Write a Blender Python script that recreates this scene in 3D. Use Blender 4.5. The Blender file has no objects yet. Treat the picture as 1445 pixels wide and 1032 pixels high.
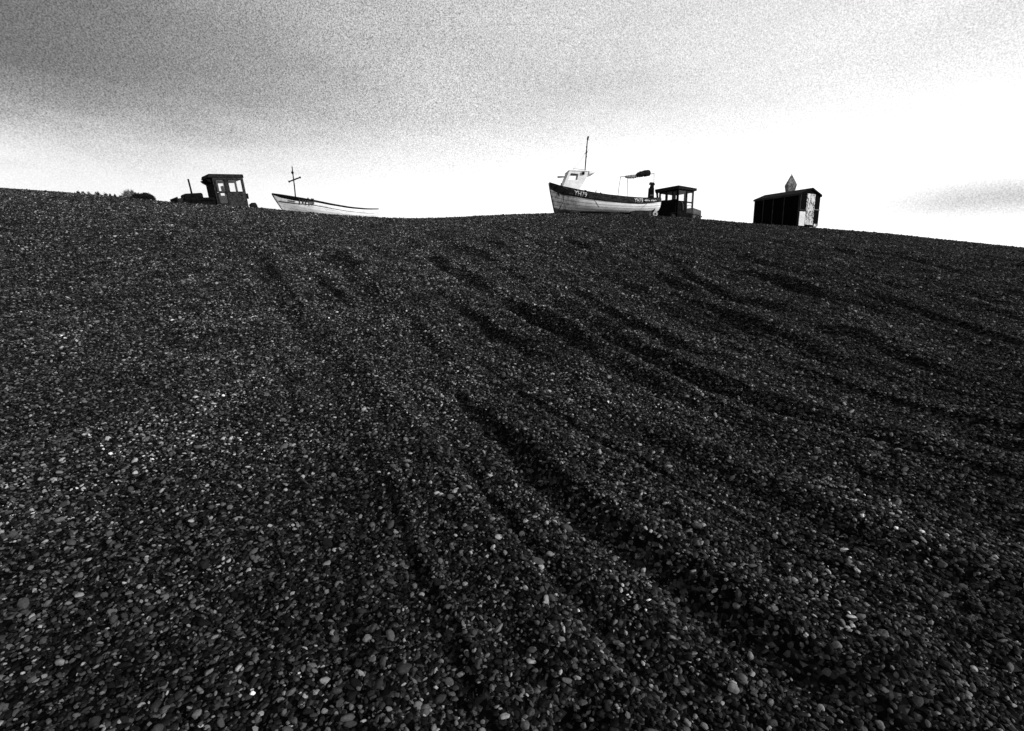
import bpy, bmesh, math, random
import numpy as np
from mathutils import Vector, Matrix, Euler

random.seed(11)
rng = np.random.default_rng(7)
SCN = bpy.context.scene
COL = SCN.collection

# ================================================================ camera
SRC_W, SRC_H, F_PX = 1445.0, 1032.0, 722.0
PITCH = math.radians(10.0)
EYE = 1.6
cam_d = bpy.data.cameras.new('camera')
cam = bpy.data.objects.new('camera', cam_d)
COL.objects.link(cam)
cam_d.sensor_width = 36.0
cam_d.lens = 36.0 * F_PX / SRC_W
cam_d.clip_start = 0.05
cam_d.clip_end = 3000.0
cam.location = (0, 0, EYE)
cam.rotation_euler = (math.pi / 2 - PITCH, 0, 0)
SCN.camera = cam

# ================================================================ light: bright overcast, soft sun from the right
SUN_EL, SUN_AZ = math.radians(20), math.radians(116)       # azimuth clockwise from +Y
world = bpy.data.worlds.new('World')
SCN.world = world
world.use_nodes = True
wt = world.node_tree
wt.nodes.clear()

class NT:
    """tiny helper round a node tree"""
    def __init__(s, t): s.t = t
    def n(s, kind, **kw):
        nd = s.t.nodes.new(kind)
        for k, v in kw.items(): setattr(nd, k, v)
        return nd
    def set(s, sock, v):
        if hasattr(v, 'is_linked') or isinstance(v, bpy.types.NodeSocket): s.t.links.new(v, sock)
        else: sock.default_value = v
    def m(s, op, a, b=0.0, c=0.0, clamp=False):
        nd = s.n('ShaderNodeMath', operation=op, use_clamp=clamp)
        s.set(nd.inputs[0], a); s.set(nd.inputs[1], b); s.set(nd.inputs[2], c)
        return nd.outputs[0]
    def step(s, v, lo, hi):
        nd = s.n('ShaderNodeMapRange', interpolation_type='SMOOTHSTEP')
        s.set(nd.inputs['Value'], v); s.set(nd.inputs['From Min'], lo); s.set(nd.inputs['From Max'], hi)
        return nd.outputs[0]
    def mixf(s, f, a, b):
        nd = s.n('ShaderNodeMix', data_type='FLOAT')
        s.set(nd.inputs[0], f); s.set(nd.inputs[2], a); s.set(nd.inputs[3], b)
        return nd.outputs[0]
    def noise(s, vec, scale, detail=3.0, rough=.5, stretch=None):
        if stretch:
            mp = s.n('ShaderNodeMapping'); s.set(mp.inputs['Vector'], vec); mp.inputs['Scale'].default_value = stretch
            vec = mp.outputs[0]
        nd = s.n('ShaderNodeTexNoise'); s.set(nd.inputs['Vector'], vec)
        nd.inputs['Scale'].default_value = scale; nd.inputs['Detail'].default_value = detail
        nd.inputs['Roughness'].default_value = rough
        return nd.outputs['Fac']

W = NT(wt)
tc = W.n('ShaderNodeTexCoord')
dirv = tc.outputs['Generated']
sep = W.n('ShaderNodeSeparateXYZ'); wt.links.new(dirv, sep.inputs[0])
dx, dy, dz = sep.outputs
sky = W.n('ShaderNodeTexSky', sky_type='NISHITA', sun_disc=False)
sky.sun_elevation = SUN_EL; sky.sun_rotation = SUN_AZ
sky.air_density = 1.0; sky.dust_density = 4.0
bw = W.n('ShaderNodeRGBToBW'); wt.links.new(sky.outputs[0], bw.inputs[0])
big = W.noise(dirv, 3.0, 5.0, .55, (1, 1, 3.2))
ez = W.m('ADD', dz, W.m('MULTIPLY', W.m('SUBTRACT', big, .5), .10))
ez = W.m('SUBTRACT', ez, W.m('MULTIPLY', dx, .045))           # cloud sheet hangs lower on the left
wisp = W.noise(dirv, 7.0, 6.0, .6, (1, 1, 4.0))
ez = W.m('ADD', ez, W.m('MULTIPLY', W.m('SUBTRACT', wisp, .5), .06))
cover = W.step(ez, .145, .315)                                 # 0 clear white band at the horizon, 1 grey sheet
low = W.mixf(W.step(dx, -.6, .1), .90, 1.15)
leftdark = W.step(dx, .05, -.75)
grey = W.mixf(leftdark, W.mixf(W.step(dx, 0.0, .5), .64, .78), .11)
grey = W.m('MULTIPLY', grey, W.m('ADD', .7, W.m('MULTIPLY', big, .6)))
v = W.mixf(cover, low, grey)
up = W.step(dz, .50, .80)                                      # brighter cloud overhead
v = W.mixf(up, v, .32)
back = W.step(dy, .25, -.35)
v = W.mixf(back, v, .60)
# small grey cloud low on the right
def blob(cx, cy, cz, sx, sz, soft):
    a = W.m('MULTIPLY', W.m('SUBTRACT', dx, cx), 1 / sx)
    b = W.m('MULTIPLY', W.m('SUBTRACT', dz, cz), 1 / sz)
    r = W.m('SQRT', W.m('ADD', W.m('MULTIPLY', a, a), W.m('MULTIPLY', b, b)))
    r = W.m('ADD', r, W.m('MULTIPLY', W.m('SUBTRACT', big, .5), .9))
    return W.m('MULTIPLY', W.step(r, 1.0, soft), W.step(dy, 0.0, .2))
bl = blob(.70, 0, .107, .18, .040, .0)
v = W.mixf(W.m('MULTIPLY', bl, .72), v, .34)
# fine mottling of the cloud sheet (reads as the photograph's coarse grain)
fine = W.noise(dirv, 540.0, 1.0, .6)
fine = W.m('MULTIPLY', W.m('SUBTRACT', fine, .5), W.mixf(W.m('MAXIMUM', cover, bl), .35, W.mixf(W.step(dx, -.3, .5), 2.8, 1.3)))
v = W.m('MULTIPLY', v, W.m('ADD', 1.0, fine))
v = W.m('MAXIMUM', v, .02)
v = W.m('ADD', v, W.m('MULTIPLY', bw.outputs[0], .02))
bg = W.n('ShaderNodeBackground')
comb = W.n('ShaderNodeCombineColor')
for i in range(3): wt.links.new(v, comb.inputs[i])
wt.links.new(comb.outputs[0], bg.inputs[0]); bg.inputs[1].default_value = 1.0
wo = W.n('ShaderNodeOutputWorld'); wt.links.new(bg.outputs[0], wo.inputs[0])

sd = bpy.data.lights.new('sun', 'SUN')
sd.energy = 4.2; sd.angle = math.radians(5); sd.color = (1.0, 1.0, 1.0)
sun = bpy.data.objects.new('sun', sd); COL.objects.link(sun)
tosun = Vector((math.sin(SUN_AZ) * math.cos(SUN_EL), math.cos(SUN_AZ) * math.cos(SUN_EL), math.sin(SUN_EL)))
sun.rotation_euler = tosun.to_track_quat('Z', 'Y').to_euler()

SCN.view_settings.view_transform = 'Standard'
SCN.view_settings.look = 'None'
SCN.view_settings.exposure = 0.0
SCN.view_settings.gamma = 1.0
SCN.render.engine = 'CYCLES'

# ================================================================ materials (all neutral greys: a black and white place)
def new_mat(name):
    m = bpy.data.materials.new(name); m.use_nodes = True
    t = NT(m.node_tree); b = m.node_tree.nodes['Principled BSDF']
    return m, t, b

def grey_to(t, b, v, sock='Base Color'):
    c = t.n('ShaderNodeCombineColor')
    for i in range(3): t.set(c.inputs[i], v)
    t.t.links.new(c.outputs[0], b.inputs[sock])

def mat(name, c0, c1, scale=4.0, rough=.7, bump=.15, patch=None, patch_c=.02, metal=0.0, stretch=(1, 1, 1), spec=.08, bscale=None):
    """two tones mixed by noise, optional sharp-edged patches (flaked paint, rust)"""
    m, t, b = new_mat(name)
    tc = t.n('ShaderNodeTexCoord').outputs['Object']
    n = t.noise(tc, scale, 5, .62, stretch)
    v = t.mixf(t.step(n, .32, .68), c0, c1)
    if patch:
        p = t.noise(tc, scale * 2.3, 6, .7, stretch)
        v = t.mixf(t.step(p, patch, patch + .06), v, patch_c)
    grey_to(t, b, v)
    b.inputs['Roughness'].default_value = rough; b.inputs['Metallic'].default_value = metal
    b.inputs['Specular IOR Level'].default_value = spec if c0 > .012 else .01
    if bump:
        bp = t.n('ShaderNodeBump'); bp.inputs['Strength'].default_value = bump; bp.inputs['Distance'].default_value = .01
        t.set(bp.inputs['Height'], t.noise(tc, bscale or scale * 4, 4, .6, stretch)); t.t.links.new(bp.outputs[0], b.inputs['Normal'])
    return m

M = {}
M['black_steel'] = mat('black steel', .002, .008, 5, .65, .2)
M['dark_steel'] = mat('dark steel', .006, .022, 6, .7, .25, .60, .045)
M['worn_panel'] = mat('worn grey panel', .012, .04, 7, .75, .3, .55, .012)
M['faded_strake'] = mat('faded dark strake', .006, .03, 5, .75, .25, .56, .075, 0, (1, 1, 2.5))
M['rust_box'] = mat('rusted plate', .05, .12, 6, .85, .4, .56, .02)
M['roof_paint'] = mat('cab roof paint', .006, .02, 9, .8, .3, .60, .08)
M['white_paint'] = mat('old white paint', .62, .78, 5, .6, .15, .66, .35)
M['pale_pole'] = mat('galvanised pole', .05, .14, 8, .5, .1)
M['tarred_board'] = mat('tarred board', .0015, .0035, 3, .75, .4, None, 0, 0, (6, 6, .6))
M['board_edge'] = mat('weathered batten', .015, .035, 4, .8, .3)
M['roof_felt'] = mat('roof felt', .012, .03, 8, .9, .4)
M['peeling_white'] = mat('peeling white door paint', .40, .62, 4, .7, .3, .49, .06, 0, (1.2, 1.2, .7))
M['white_sheet'] = mat('white sheet', .46, .62, 3, .6, .1, .62, .25)
M['wicker'] = mat('weathered slats', .10, .34, 9, .85, .4, .52, .03)
M['tarp'] = mat('dark tarpaulin', .006, .02, 6, .55, .5, None, 0, 0, (1, 1, 1))
M['net'] = mat('bundled pale net', .04, .40, 22, .9, .5, .55, .03)
M['rope'] = mat('dark rope', .015, .04, 20, .9, .3)
M['timber'] = mat('wet timber', .012, .03, 6, .85, .4)
M['rubber'] = mat('rubber', .008, .015, 8, .8, .3)
M['rock'] = mat('dark rock', .006, .016, 8, .85, .6)
M['leaf_dark'] = mat('dark leaves', .008, .02, 9, .8, 0)
M['leaf_grey'] = mat('dry grey stems', .10, .20, 9, .9, 0)
M['letter_white'] = mat('painted white letters', .38, .6, 12, .6, 0, .60, .08)
M['letter_dark'] = mat('painted dark letters', .02, .06, 12, .6, 0)
M['pale_rim'] = mat('pale worn rim', .22, .45, 15, .7, .2)
m, t, b = new_mat('dusty glass')
b.inputs['Base Color'].default_value = (.3, .3, .3, 1); b.inputs['Roughness'].default_value = .3; b.inputs['Specular IOR Level'].default_value = .2
tr = t.n('ShaderNodeBsdfTransparent'); mx = t.n('ShaderNodeMixShader')
tcx = t.n('ShaderNodeTexCoord').outputs['Object']
t.set(mx.inputs[0], t.m('ADD', .02, t.m('MULTIPLY', t.noise(tcx, 5, 2), .10)))
t.t.links.new(tr.outputs[0], mx.inputs[1]); t.t.links.new(b.outputs[0], mx.inputs[2])
t.t.links.new(mx.outputs[0], t.t.nodes['Material Output'].inputs[0])
M['glass'] = m

# ================================================================ terrain


def ray(px, py):
    cx = (px - SRC_W / 2) / F_PX
    cy = (SRC_H / 2 - py) / F_PX
    return (cx, math.cos(PITCH) + cy * math.sin(PITCH), -math.sin(PITCH) + cy * math.cos(PITCH))

# ---------------------------------------------------------------- noise
def _hash(ix, iy, seed):
    h = (ix.astype(np.int64) * 374761393 + iy.astype(np.int64) * 668265263 + seed * 974634777) & 0xffffffff
    h = ((h ^ (h >> 13)) * 1274126177) & 0xffffffff
    h = (h ^ (h >> 16)) & 0xffffffff
    return h / 4294967295.0

def vnoise(x, y, seed=0):
    x = np.asarray(x, float); y = np.asarray(y, float)
    ix = np.floor(x); iy = np.floor(y)
    fx = x - ix; fy = y - iy
    fx = fx * fx * fx * (fx * (fx * 6 - 15) + 10); fy = fy * fy * fy * (fy * (fy * 6 - 15) + 10)
    a = _hash(ix, iy, seed); b = _hash(ix + 1, iy, seed)
    c = _hash(ix, iy + 1, seed); d = _hash(ix + 1, iy + 1, seed)
    return ((a * (1 - fx) + b * fx) * (1 - fy) + (c * (1 - fx) + d * fx) * fy) * 2 - 1

def fbm(x, y, oct=3, seed=0):
    s = 0; a = 1.0
    for k in range(oct):
        s = s + a * vnoise(x * 2 ** k, y * 2 ** k, seed + k * 17); a *= .5
    return s

# ---------------------------------------------------------------- the shingle bank
SKY_PX = [(-60, 262), (0, 266), (60, 270), (103, 273), (180, 280), (250, 287), (300, 290), (350, 292.5), (390, 296.5), (450, 302),
          (530, 307.5), (580, 309.3), (640, 307.5), (700, 304), (780, 301.5), (850, 302), (940, 306), (990, 310),
          (1063, 316.5), (1110, 319), (1152, 323), (1225, 328), (1250, 330), (1341, 340), (1400, 346), (1500, 356)]

def s_prof(y):
    """height profile up the bank, 0 at the camera, 1 at the crest"""
    y = np.asarray(y, float)
    a, y0, y1 = 1.0, 27.6, 33.0
    lin = a * y
    t = np.clip(y - y0, 0, y1 - y0)
    r = a * np.minimum(y, y0) + a * (t - t * t / (2 * (y1 - y0)) * 1.0)
    over = np.clip(y - y1, 0, None)
    r = r - 0.02 * over - 0.06 * np.clip(y - 48, 0, None)
    r = np.where(y < -1, -1 + (y + 1) * .6, r)
    return r / 29.5

_kx = np.array([ray(*p)[0] / ray(*p)[1] * 29.5 for p in SKY_PX])
_kz = np.array([EYE + ray(*p)[2] / ray(*p)[1] * 29.5 for p in SKY_PX])

def Kf(x):
    return np.interp(x, _kx, _kzs)

def phase(x, y):
    """ridge coordinate: constant along each furrow; the furrows fan out towards the crest and bend right near the foot"""
    d = np.clip(y, -2, 60) - 4.0
    q = np.sqrt(d * d + .5)
    A = .5825 * d - .1375 * q + .10
    B = 1 - .027 * d + .1227 * q - .087
    return (x + A) / B, B

def ruts(x, y):
    ph, B = phase(x, y)
    w = .16 * fbm(x * .4, y * .25, 2, 40)
    q = ph + w
    def band(f, sy, seed):
        n = vnoise(q * f, y * sy, seed)
        n = vnoise(q * f + .6 * n, y * sy, seed)      # leans the bands: steep on the left
        return n
    yc = np.clip(y, 0, 99)
    fade = 1 - np.clip((y - 13) / 10, 0, 1) * .95
    near = np.exp(-yc / 12)
    left = .25 + .75 * np.clip((ph + 2.0) / 1.0 + np.clip((y - 6) / 4, 0, 1), 0, 1)
    brk = .75 + .55 * np.clip(.5 + 1.1 * fbm(x * .55 + 9, y * .5, 2, 90), 0, 1)
    h = .88 * left * brk * (.060 * band(3.4, .34, 3) + .036 * band(1.5, .12, 9) + .034 * near * band(6.6, .5, 21) + .018 * band(10.5, .8, 33) * np.exp(-yc / 6)) * fade * (.75 + .35 * B)
    h = h + (.030 * fbm(x * 1.6, y * 1.3, 3, 60) + .012 * fbm(x * 5, y * 4.2, 2, 80)) * (1 - np.clip((y - 14) / 9, 0, 1) * .93)
    for (c, wd, dp) in RUTS:                          # worn wheel ruts that run down the bank
        e = (ph - c - .05 * vnoise(y * .5, c, 5)) / wd
        h = h + .6 * dp * np.clip(.85 + .6 * vnoise(y * .55 + c * 9, c * 5, 6), .15, 1.2) * left * (-np.exp(-e * e) + .8 * np.exp(-((e - 1.7) / .9) ** 2)) * (.35 + .65 * np.clip((y - 3.0) / 3, 0, 1)) * (1 - np.clip((y - 14) / 6, 0, 1))
    return h

RUTS = [(float(phase(-.75, 8.8)[0]), .13, .13), (float(phase(.60, 7.05)[0]), .11, .09), (float(phase(-3.86, 8.2)[0]), .13, .10),
        (float(phase(-1.53, 4.48)[0]), .12, .07), (float(phase(-5.0, 10.5)[0]), .12, .07)]

def xe(x, y):
    return x * 29.5 / (20 + np.logaddexp(0, (np.clip(y, -50, 60) - 20) / 2.0) * 2.0)

_kzs = _kz.copy()
for _ in range(25):
    for i, p in enumerate(SKY_PX):
        r = ray(*p); u = r[0] / r[1]; tgt = r[2] / r[1]
        ys = np.linspace(12, 44, 321)
        z = Kf(xe(u * ys, ys)) * s_prof(ys) + ruts(u * ys, ys)
        el = ((z - EYE) / ys).max()
        _kzs[i] += (tgt - el) * 29.5 * .7

_xf = np.linspace(_kx[0] - 10, _kx[-1] + 10, 400)
_kf = np.convolve(np.pad(np.interp(_xf, _kx, _kzs), 6, mode='edge'), np.ones(13) / 13, 'valid')

def K(x):
    return np.interp(x, _xf, _kf)

def height(x, y):
    x = np.asarray(x, float); y = np.asarray(y, float)
    return K(xe(x, y)) * s_prof(y) + ruts(x, y)
TONE = 0.82

# ================================================================ mesh helpers
def tag(o, label=None, cat=None, group=None, kind=None):
    if label: o['label'] = label
    if cat: o['category'] = cat
    if group: o['group'] = group
    if kind: o['kind'] = kind
    return o

def empty(name, loc, rz=0.0, pitch=0.0):
    o = bpy.data.objects.new(name, None); COL.objects.link(o)
    o.empty_display_size = .3
    o.location = loc; o.rotation_euler = (0, pitch, rz)
    return o

class MB:
    def __init__(s): s.bm = bmesh.new()
    def hexa(s, p):
        """8 points: 4 bottom (ccw) then 4 top"""
        v = [s.bm.verts.new(q) for q in p]
        for f in ((3, 2, 1, 0), (4, 5, 6, 7), (0, 1, 5, 4), (1, 2, 6, 5), (2, 3, 7, 6), (3, 0, 4, 7)):
            s.bm.faces.new([v[i] for i in f])
        return s
    def box(s, a, b):
        x0, y0, z0 = [min(a[i], b[i]) for i in range(3)]; x1, y1, z1 = [max(a[i], b[i]) for i in range(3)]
        return s.hexa([(x0, y0, z0), (x1, y0, z0), (x1, y1, z0), (x0, y1, z0), (x0, y0, z1), (x1, y0, z1), (x1, y1, z1), (x0, y1, z1)])
    def prism(s, pts, y0, y1):
        """outline of (x, z) points extruded from y0 to y1"""
        a = [s.bm.verts.new((x, y0, z)) for x, z in pts]; b = [s.bm.verts.new((x, y1, z)) for x, z in pts]
        s.bm.faces.new(a); s.bm.faces.new(b[::-1]); n = len(pts)
        for i in range(n): s.bm.faces.new((a[i], b[i], b[(i + 1) % n], a[(i + 1) % n]))
        return s
    def tube(s, pts, r, seg=8, cap=True):
        pts = [Vector(p) for p in pts]; n = len(pts)
        rs = r if isinstance(r, (list, tuple)) else [r] * n
        rings = []
        ref = None
        for i, p in enumerate(pts):
            d = (pts[min(i + 1, n - 1)] - pts[max(i - 1, 0)]).normalized()
            if ref is None: ref = d.orthogonal().normalized()
            u = (ref - d * ref.dot(d)).normalized(); w = d.cross(u); ref = u
            rings.append([s.bm.verts.new(p + (u * math.cos(k * 2 * math.pi / seg) + w * math.sin(k * 2 * math.pi / seg)) * rs[i]) for k in range(seg)])
        for a, b in zip(rings, rings[1:]):
            for k in range(seg): s.bm.faces.new((a[k], a[(k + 1) % seg], b[(k + 1) % seg], b[k]))
        if cap: s.bm.faces.new(rings[0][::-1]); s.bm.faces.new(rings[-1])
        return s
    def panel(s, mp, rect, holes):
        """flat sheet with openings; mp(a, b) -> point"""
        a0, b0, a1, b1 = rect
        A = sorted({a0, a1, *[min(max(h[i], a0), a1) for h in holes for i in (0, 2)]})
        B = sorted({b0, b1, *[min(max(h[i], b0), b1) for h in holes for i in (1, 3)]})
        V = {}
        def vv(i, j):
            if (i, j) not in V: V[i, j] = s.bm.verts.new(mp(A[i], B[j]))
            return V[i, j]
        for i in range(len(A) - 1):
            for j in range(len(B) - 1):
                ca, cb = (A[i] + A[i + 1]) / 2, (B[j] + B[j + 1]) / 2
                if any(h[0] < ca < h[2] and h[1] < cb < h[3] for h in holes): continue
                s.bm.faces.new((vv(i, j), vv(i + 1, j), vv(i + 1, j + 1), vv(i, j + 1)))
        return s
    def build(s, name, m, parent=None, bevel=0, smooth=False, solid=0, loc=None):
        bmesh.ops.recalc_face_normals(s.bm, faces=s.bm.faces)
        me = bpy.data.meshes.new(name); s.bm.to_mesh(me); s.bm.free()
        if smooth:
            for p in me.polygons: p.use_smooth = True
        me.materials.append(m)
        o = bpy.data.objects.new(name, me); COL.objects.link(o)
        if parent: o.parent = parent
        if loc: o.location = loc
        if solid:
            md = o.modifiers.new('thick', 'SOLIDIFY'); md.thickness = solid; md.offset = 0
        if bevel:
            md = o.modifiers.new('edge', 'BEVEL'); md.width = bevel; md.segments = 2; md.limit_method = 'ANGLE'
        return o

def wheel_mb(c, r, w, seg=20, axis='y', hub=.35):
    mb = MB()
    prof = [(r * hub, w * .5), (r * .62, w * .38), (r * .9, w * .5), (r, w * .32), (r, -w * .32), (r * .9, -w * .5), (r * .62, -w * .38), (r * hub, -w * .5)]
    rings = []
    for k in range(seg):
        a = k * 2 * math.pi / seg
        rings.append([mb.bm.verts.new((c[0] + q * math.cos(a), c[1] + h, c[2] + q * math.sin(a))) for q, h in prof])
    n = len(prof)
    for k in range(seg):
        for j in range(n): mb.bm.faces.new((rings[k][j], rings[(k + 1) % seg][j], rings[(k + 1) % seg][(j + 1) % n], rings[k][(j + 1) % n]))
    return mb

# ================================================================ the shingle bank
def put(o, x, y, dz=0.0): o.location = (x, y, float(height(x, y)) + dz)

a = np.arcsinh(np.array([-620., 620.]) / 1.6); av = np.linspace(a[0], a[1], 900)
bv = np.linspace(math.asinh(-60 / 1.3), math.asinh(700 / 1.3), 760)
AX, BY = np.meshgrid(1.6 * np.sinh(av), 1.3 * np.sinh(bv))
Z = height(AX, BY)
nb, na = AX.shape
co = np.stack([AX, BY, Z], -1).reshape(-1, 3).astype(np.float32)
idx = np.arange(nb * na).reshape(nb, na)
quads = np.stack([idx[:-1, :-1], idx[:-1, 1:], idx[1:, 1:], idx[1:, :-1]], -1).reshape(-1, 4)
me = bpy.data.meshes.new('ground')
me.vertices.add(len(co)); me.vertices.foreach_set('co', co.ravel())
me.loops.add(quads.size); me.loops.foreach_set('vertex_index', quads.ravel().astype(np.int32))
me.polygons.add(len(quads)); me.polygons.foreach_set('loop_start', np.arange(0, quads.size, 4, dtype=np.int32))
me.polygons.foreach_set('use_smooth', np.ones(len(quads), bool))
me.update(); me.validate()
m, t, b = new_mat('shingle bed')
tcx = t.n('ShaderNodeTexCoord').outputs['Object']
vo = t.n('ShaderNodeTexVoronoi', feature='F1'); vo.inputs['Scale'].default_value = 48; t.set(vo.inputs['Vector'], tcx)
sp = t.n('ShaderNodeSeparateColor'); t.t.links.new(vo.outputs['Color'], sp.inputs[0])
r3 = t.m('POWER', sp.outputs[0], 5.0)
v = t.m('ADD', .002, t.m('MULTIPLY', r3, .06))
grey_to(t, b, v)
b.inputs['Roughness'].default_value = .9; b.inputs['Specular IOR Level'].default_value = .03
bp = t.n('ShaderNodeBump'); bp.inputs['Strength'].default_value = 1.0; bp.inputs['Distance'].default_value = .02; bp.invert = True
t.set(bp.inputs['Height'], vo.outputs['Distance']); t.t.links.new(bp.outputs[0], b.inputs['Normal'])
me.materials.append(m)
ground = bpy.data.objects.new('ground', me); COL.objects.link(ground); tag(ground, kind='structure')

# ---- loose pebbles, one "stuff" object: points that carry pebble shapes
def pebble_points():
    P = []
    def ring(y0, y1, dens, smul):
        wid = lambda y: 1.12 * (y + .35)
        n = int((y1 - y0) * (wid(y0) + wid(y1)) * dens)
        yy = y0 + (y1 - y0) * rng.random(n)
        xx = (rng.random(n) * 2 - 1) * wid(y1)
        k = np.abs(xx) < wid(yy)
        P.append(np.stack([xx[k], yy[k], np.full(k.sum(), smul)], 1))
    edges = np.concatenate([[.75], np.geomspace(1.3, 34, 26)])
    for y0, y1 in zip(edges, edges[1:]):
        ym = (y0 + y1) / 2
        ring(y0, y1, DENS / max(1.0, ym / 4.2) ** 1.4, max(1.0, (ym / 4.2)) ** .55)
    return np.concatenate(P)
DENS = 4900
P = pebble_points()
n = len(P)
print('pebbles', n)
size = np.exp(rng.normal(math.log(.0063), .38, n)) * P[:, 2]
size = np.clip(size, .003, .019 * P[:, 2])
big_ = rng.random(n) < .012
size[big_] *= 1.3
asp = rng.uniform(.6, 1.0, n); flat = rng.uniform(.35, .75, n)
scl = np.stack([size * rng.uniform(1.0, 1.35, n), size * asp, size * flat], 1)
pz = height(P[:, 0], P[:, 1]) + size * rng.uniform(-.1, .75, n)
rot = np.stack([rng.normal(0, .45, n), rng.normal(0, .45, n), rng.uniform(0, 6.283, n)], 1)
q = rng.random(n)
# sorted bands: paler and darker drifts of shingle, and edge shade painted into the stone tones towards the right
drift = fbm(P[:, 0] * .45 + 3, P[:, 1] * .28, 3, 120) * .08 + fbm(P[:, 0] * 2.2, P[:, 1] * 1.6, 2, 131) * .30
edge_shade = np.clip((P[:, 0] - .6) / 5.0, 0, 1) * .35
q = q + .16 * drift - .10 * edge_shade
tone = .002 + .010 * rng.random(n)
tone = np.where(q > .48, .018 + .06 * rng.random(n), tone)
tone = np.where(q > .88, .08 + .20 * rng.random(n), tone)
tone = np.where(q > 1.02, .28 + .35 * rng.random(n), tone)
tone = tone * TONE * np.exp(.45 * drift - .9 * edge_shade) * np.where(rng.random(n) > .5, 1.25, .7)
pm = bpy.data.meshes.new('shingle_pebbles')
pm.vertices.add(n); pm.vertices.foreach_set('co', np.stack([P[:, 0], P[:, 1], pz], 1).astype(np.float32).ravel())
for nm, ty, arr in (('rot', 'FLOAT_VECTOR', rot), ('scl', 'FLOAT_VECTOR', scl)):
    at_ = pm.attributes.new(nm, ty, 'POINT'); at_.data.foreach_set('vector', arr.astype(np.float32).ravel())
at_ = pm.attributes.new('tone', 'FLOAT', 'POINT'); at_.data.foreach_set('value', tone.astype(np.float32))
at_ = pm.attributes.new('kind_id', 'INT', 'POINT'); at_.data.foreach_set('value', rng.integers(0, 6, n).astype(np.int32))
pm.update()
peb = bpy.data.objects.new('shingle_pebbles', pm); COL.objects.link(peb)
tag(peb, 'dark flint pebbles covering the whole shingle bank', 'shingle', kind='stuff')
m, t, b = new_mat('flint pebble')
an = t.n('ShaderNodeAttribute', attribute_type='INSTANCER', attribute_name='tone')
tcx = t.n('ShaderNodeTexCoord').outputs['Object']
nz = t.noise(tcx, 2.2, 5, .65)
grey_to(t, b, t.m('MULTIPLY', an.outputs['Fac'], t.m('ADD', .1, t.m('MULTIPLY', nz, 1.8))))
b.inputs['Roughness'].default_value = .75; b.inputs['Specular IOR Level'].default_value = .08
M['pebble'] = m
g = bpy.data.node_groups.new('scatter pebbles', 'GeometryNodeTree')
g.interface.new_socket('Geometry', in_out='INPUT', socket_type='NodeSocketGeometry')
g.interface.new_socket('Geometry', in_out='OUTPUT', socket_type='NodeSocketGeometry')
N = lambda k: g.nodes.new(k)
gi, go = N('NodeGroupInput'), N('NodeGroupOutput')
geo = N('GeometryNodeGeometryToInstance')
for k in range(6):
    ico = N('GeometryNodeMeshIcoSphere'); ico.inputs['Radius'].default_value = 1.0; ico.inputs['Subdivisions'].default_value = 3
    pos = N('GeometryNodeInputPosition'); nt = N('ShaderNodeTexNoise'); nt.noise_dimensions = '4D'
    nt.inputs['W'].default_value = k * 3.7; nt.inputs['Scale'].default_value = .75; nt.inputs['Detail'].default_value = 2.0
    g.links.new(pos.outputs[0], nt.inputs['Vector'])
    mr = N('ShaderNodeMapRange'); mr.inputs['From Min'].default_value = .3; mr.inputs['From Max'].default_value = .7
    mr.inputs['To Min'].default_value = .62; mr.inputs['To Max'].default_value = 1.3
    g.links.new(nt.outputs['Fac'], mr.inputs['Value'])
    vm = N('ShaderNodeVectorMath'); vm.operation = 'SCALE'
    g.links.new(pos.outputs[0], vm.inputs[0]); g.links.new(mr.outputs[0], vm.inputs['Scale'])
    spn = N('GeometryNodeSetPosition'); g.links.new(ico.outputs[0], spn.inputs['Geometry']); g.links.new(vm.outputs[0], spn.inputs['Position'])
    ss = N('GeometryNodeSetShadeSmooth'); g.links.new(spn.outputs[0], ss.inputs['Geometry'])
    sm = N('GeometryNodeSetMaterial'); sm.inputs['Material'].default_value = M['pebble']; g.links.new(ss.outputs[0], sm.inputs['Geometry'])
    g.links.new(sm.outputs[0], geo.inputs[0])
iop = N('GeometryNodeInstanceOnPoints')
g.links.new(gi.outputs[0], iop.inputs['Points']); g.links.new(geo.outputs[0], iop.inputs['Instance'])
iop.inputs['Pick Instance'].default_value = True
def named(nm, ty):
    a_ = N('GeometryNodeInputNamedAttribute'); a_.data_type = ty; a_.inputs['Name'].default_value = nm; return a_.outputs['Attribute']
g.links.new(named('kind_id', 'INT'), iop.inputs['Instance Index'])
e2r = N('FunctionNodeEulerToRotation'); g.links.new(named('rot', 'FLOAT_VECTOR'), e2r.inputs[0])
g.links.new(e2r.outputs[0], iop.inputs['Rotation'])
g.links.new(named('scl', 'FLOAT_VECTOR'), iop.inputs['Scale'])
g.links.new(iop.outputs[0], go.inputs[0])
pm.materials.append(M['pebble'])
peb.modifiers.new('scatter', 'NODES').node_group = g

# ================================================================ boats
def lerp_list(L, t):
    if t <= L[0][0]: return L[0][1]
    for (a, va), (b, vb) in zip(L, L[1:]):
        if t <= b:
            k = (t - a) / (b - a)
            return va + (vb - va) * k
    return L[-1][1]
def smooth_list(L, n=41):
    xs = np.linspace(0, L[-1][0], 201); v = np.array([lerp_list(L, x) for x in xs])
    k = np.hanning(25); k /= k.sum()
    v = np.convolve(np.concatenate([2 * v[0] - v[12:0:-1], v, 2 * v[-1] - v[-2:-14:-1]]), k, 'valid')
    return lambda x: float(np.interp(x, xs, v))

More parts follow.
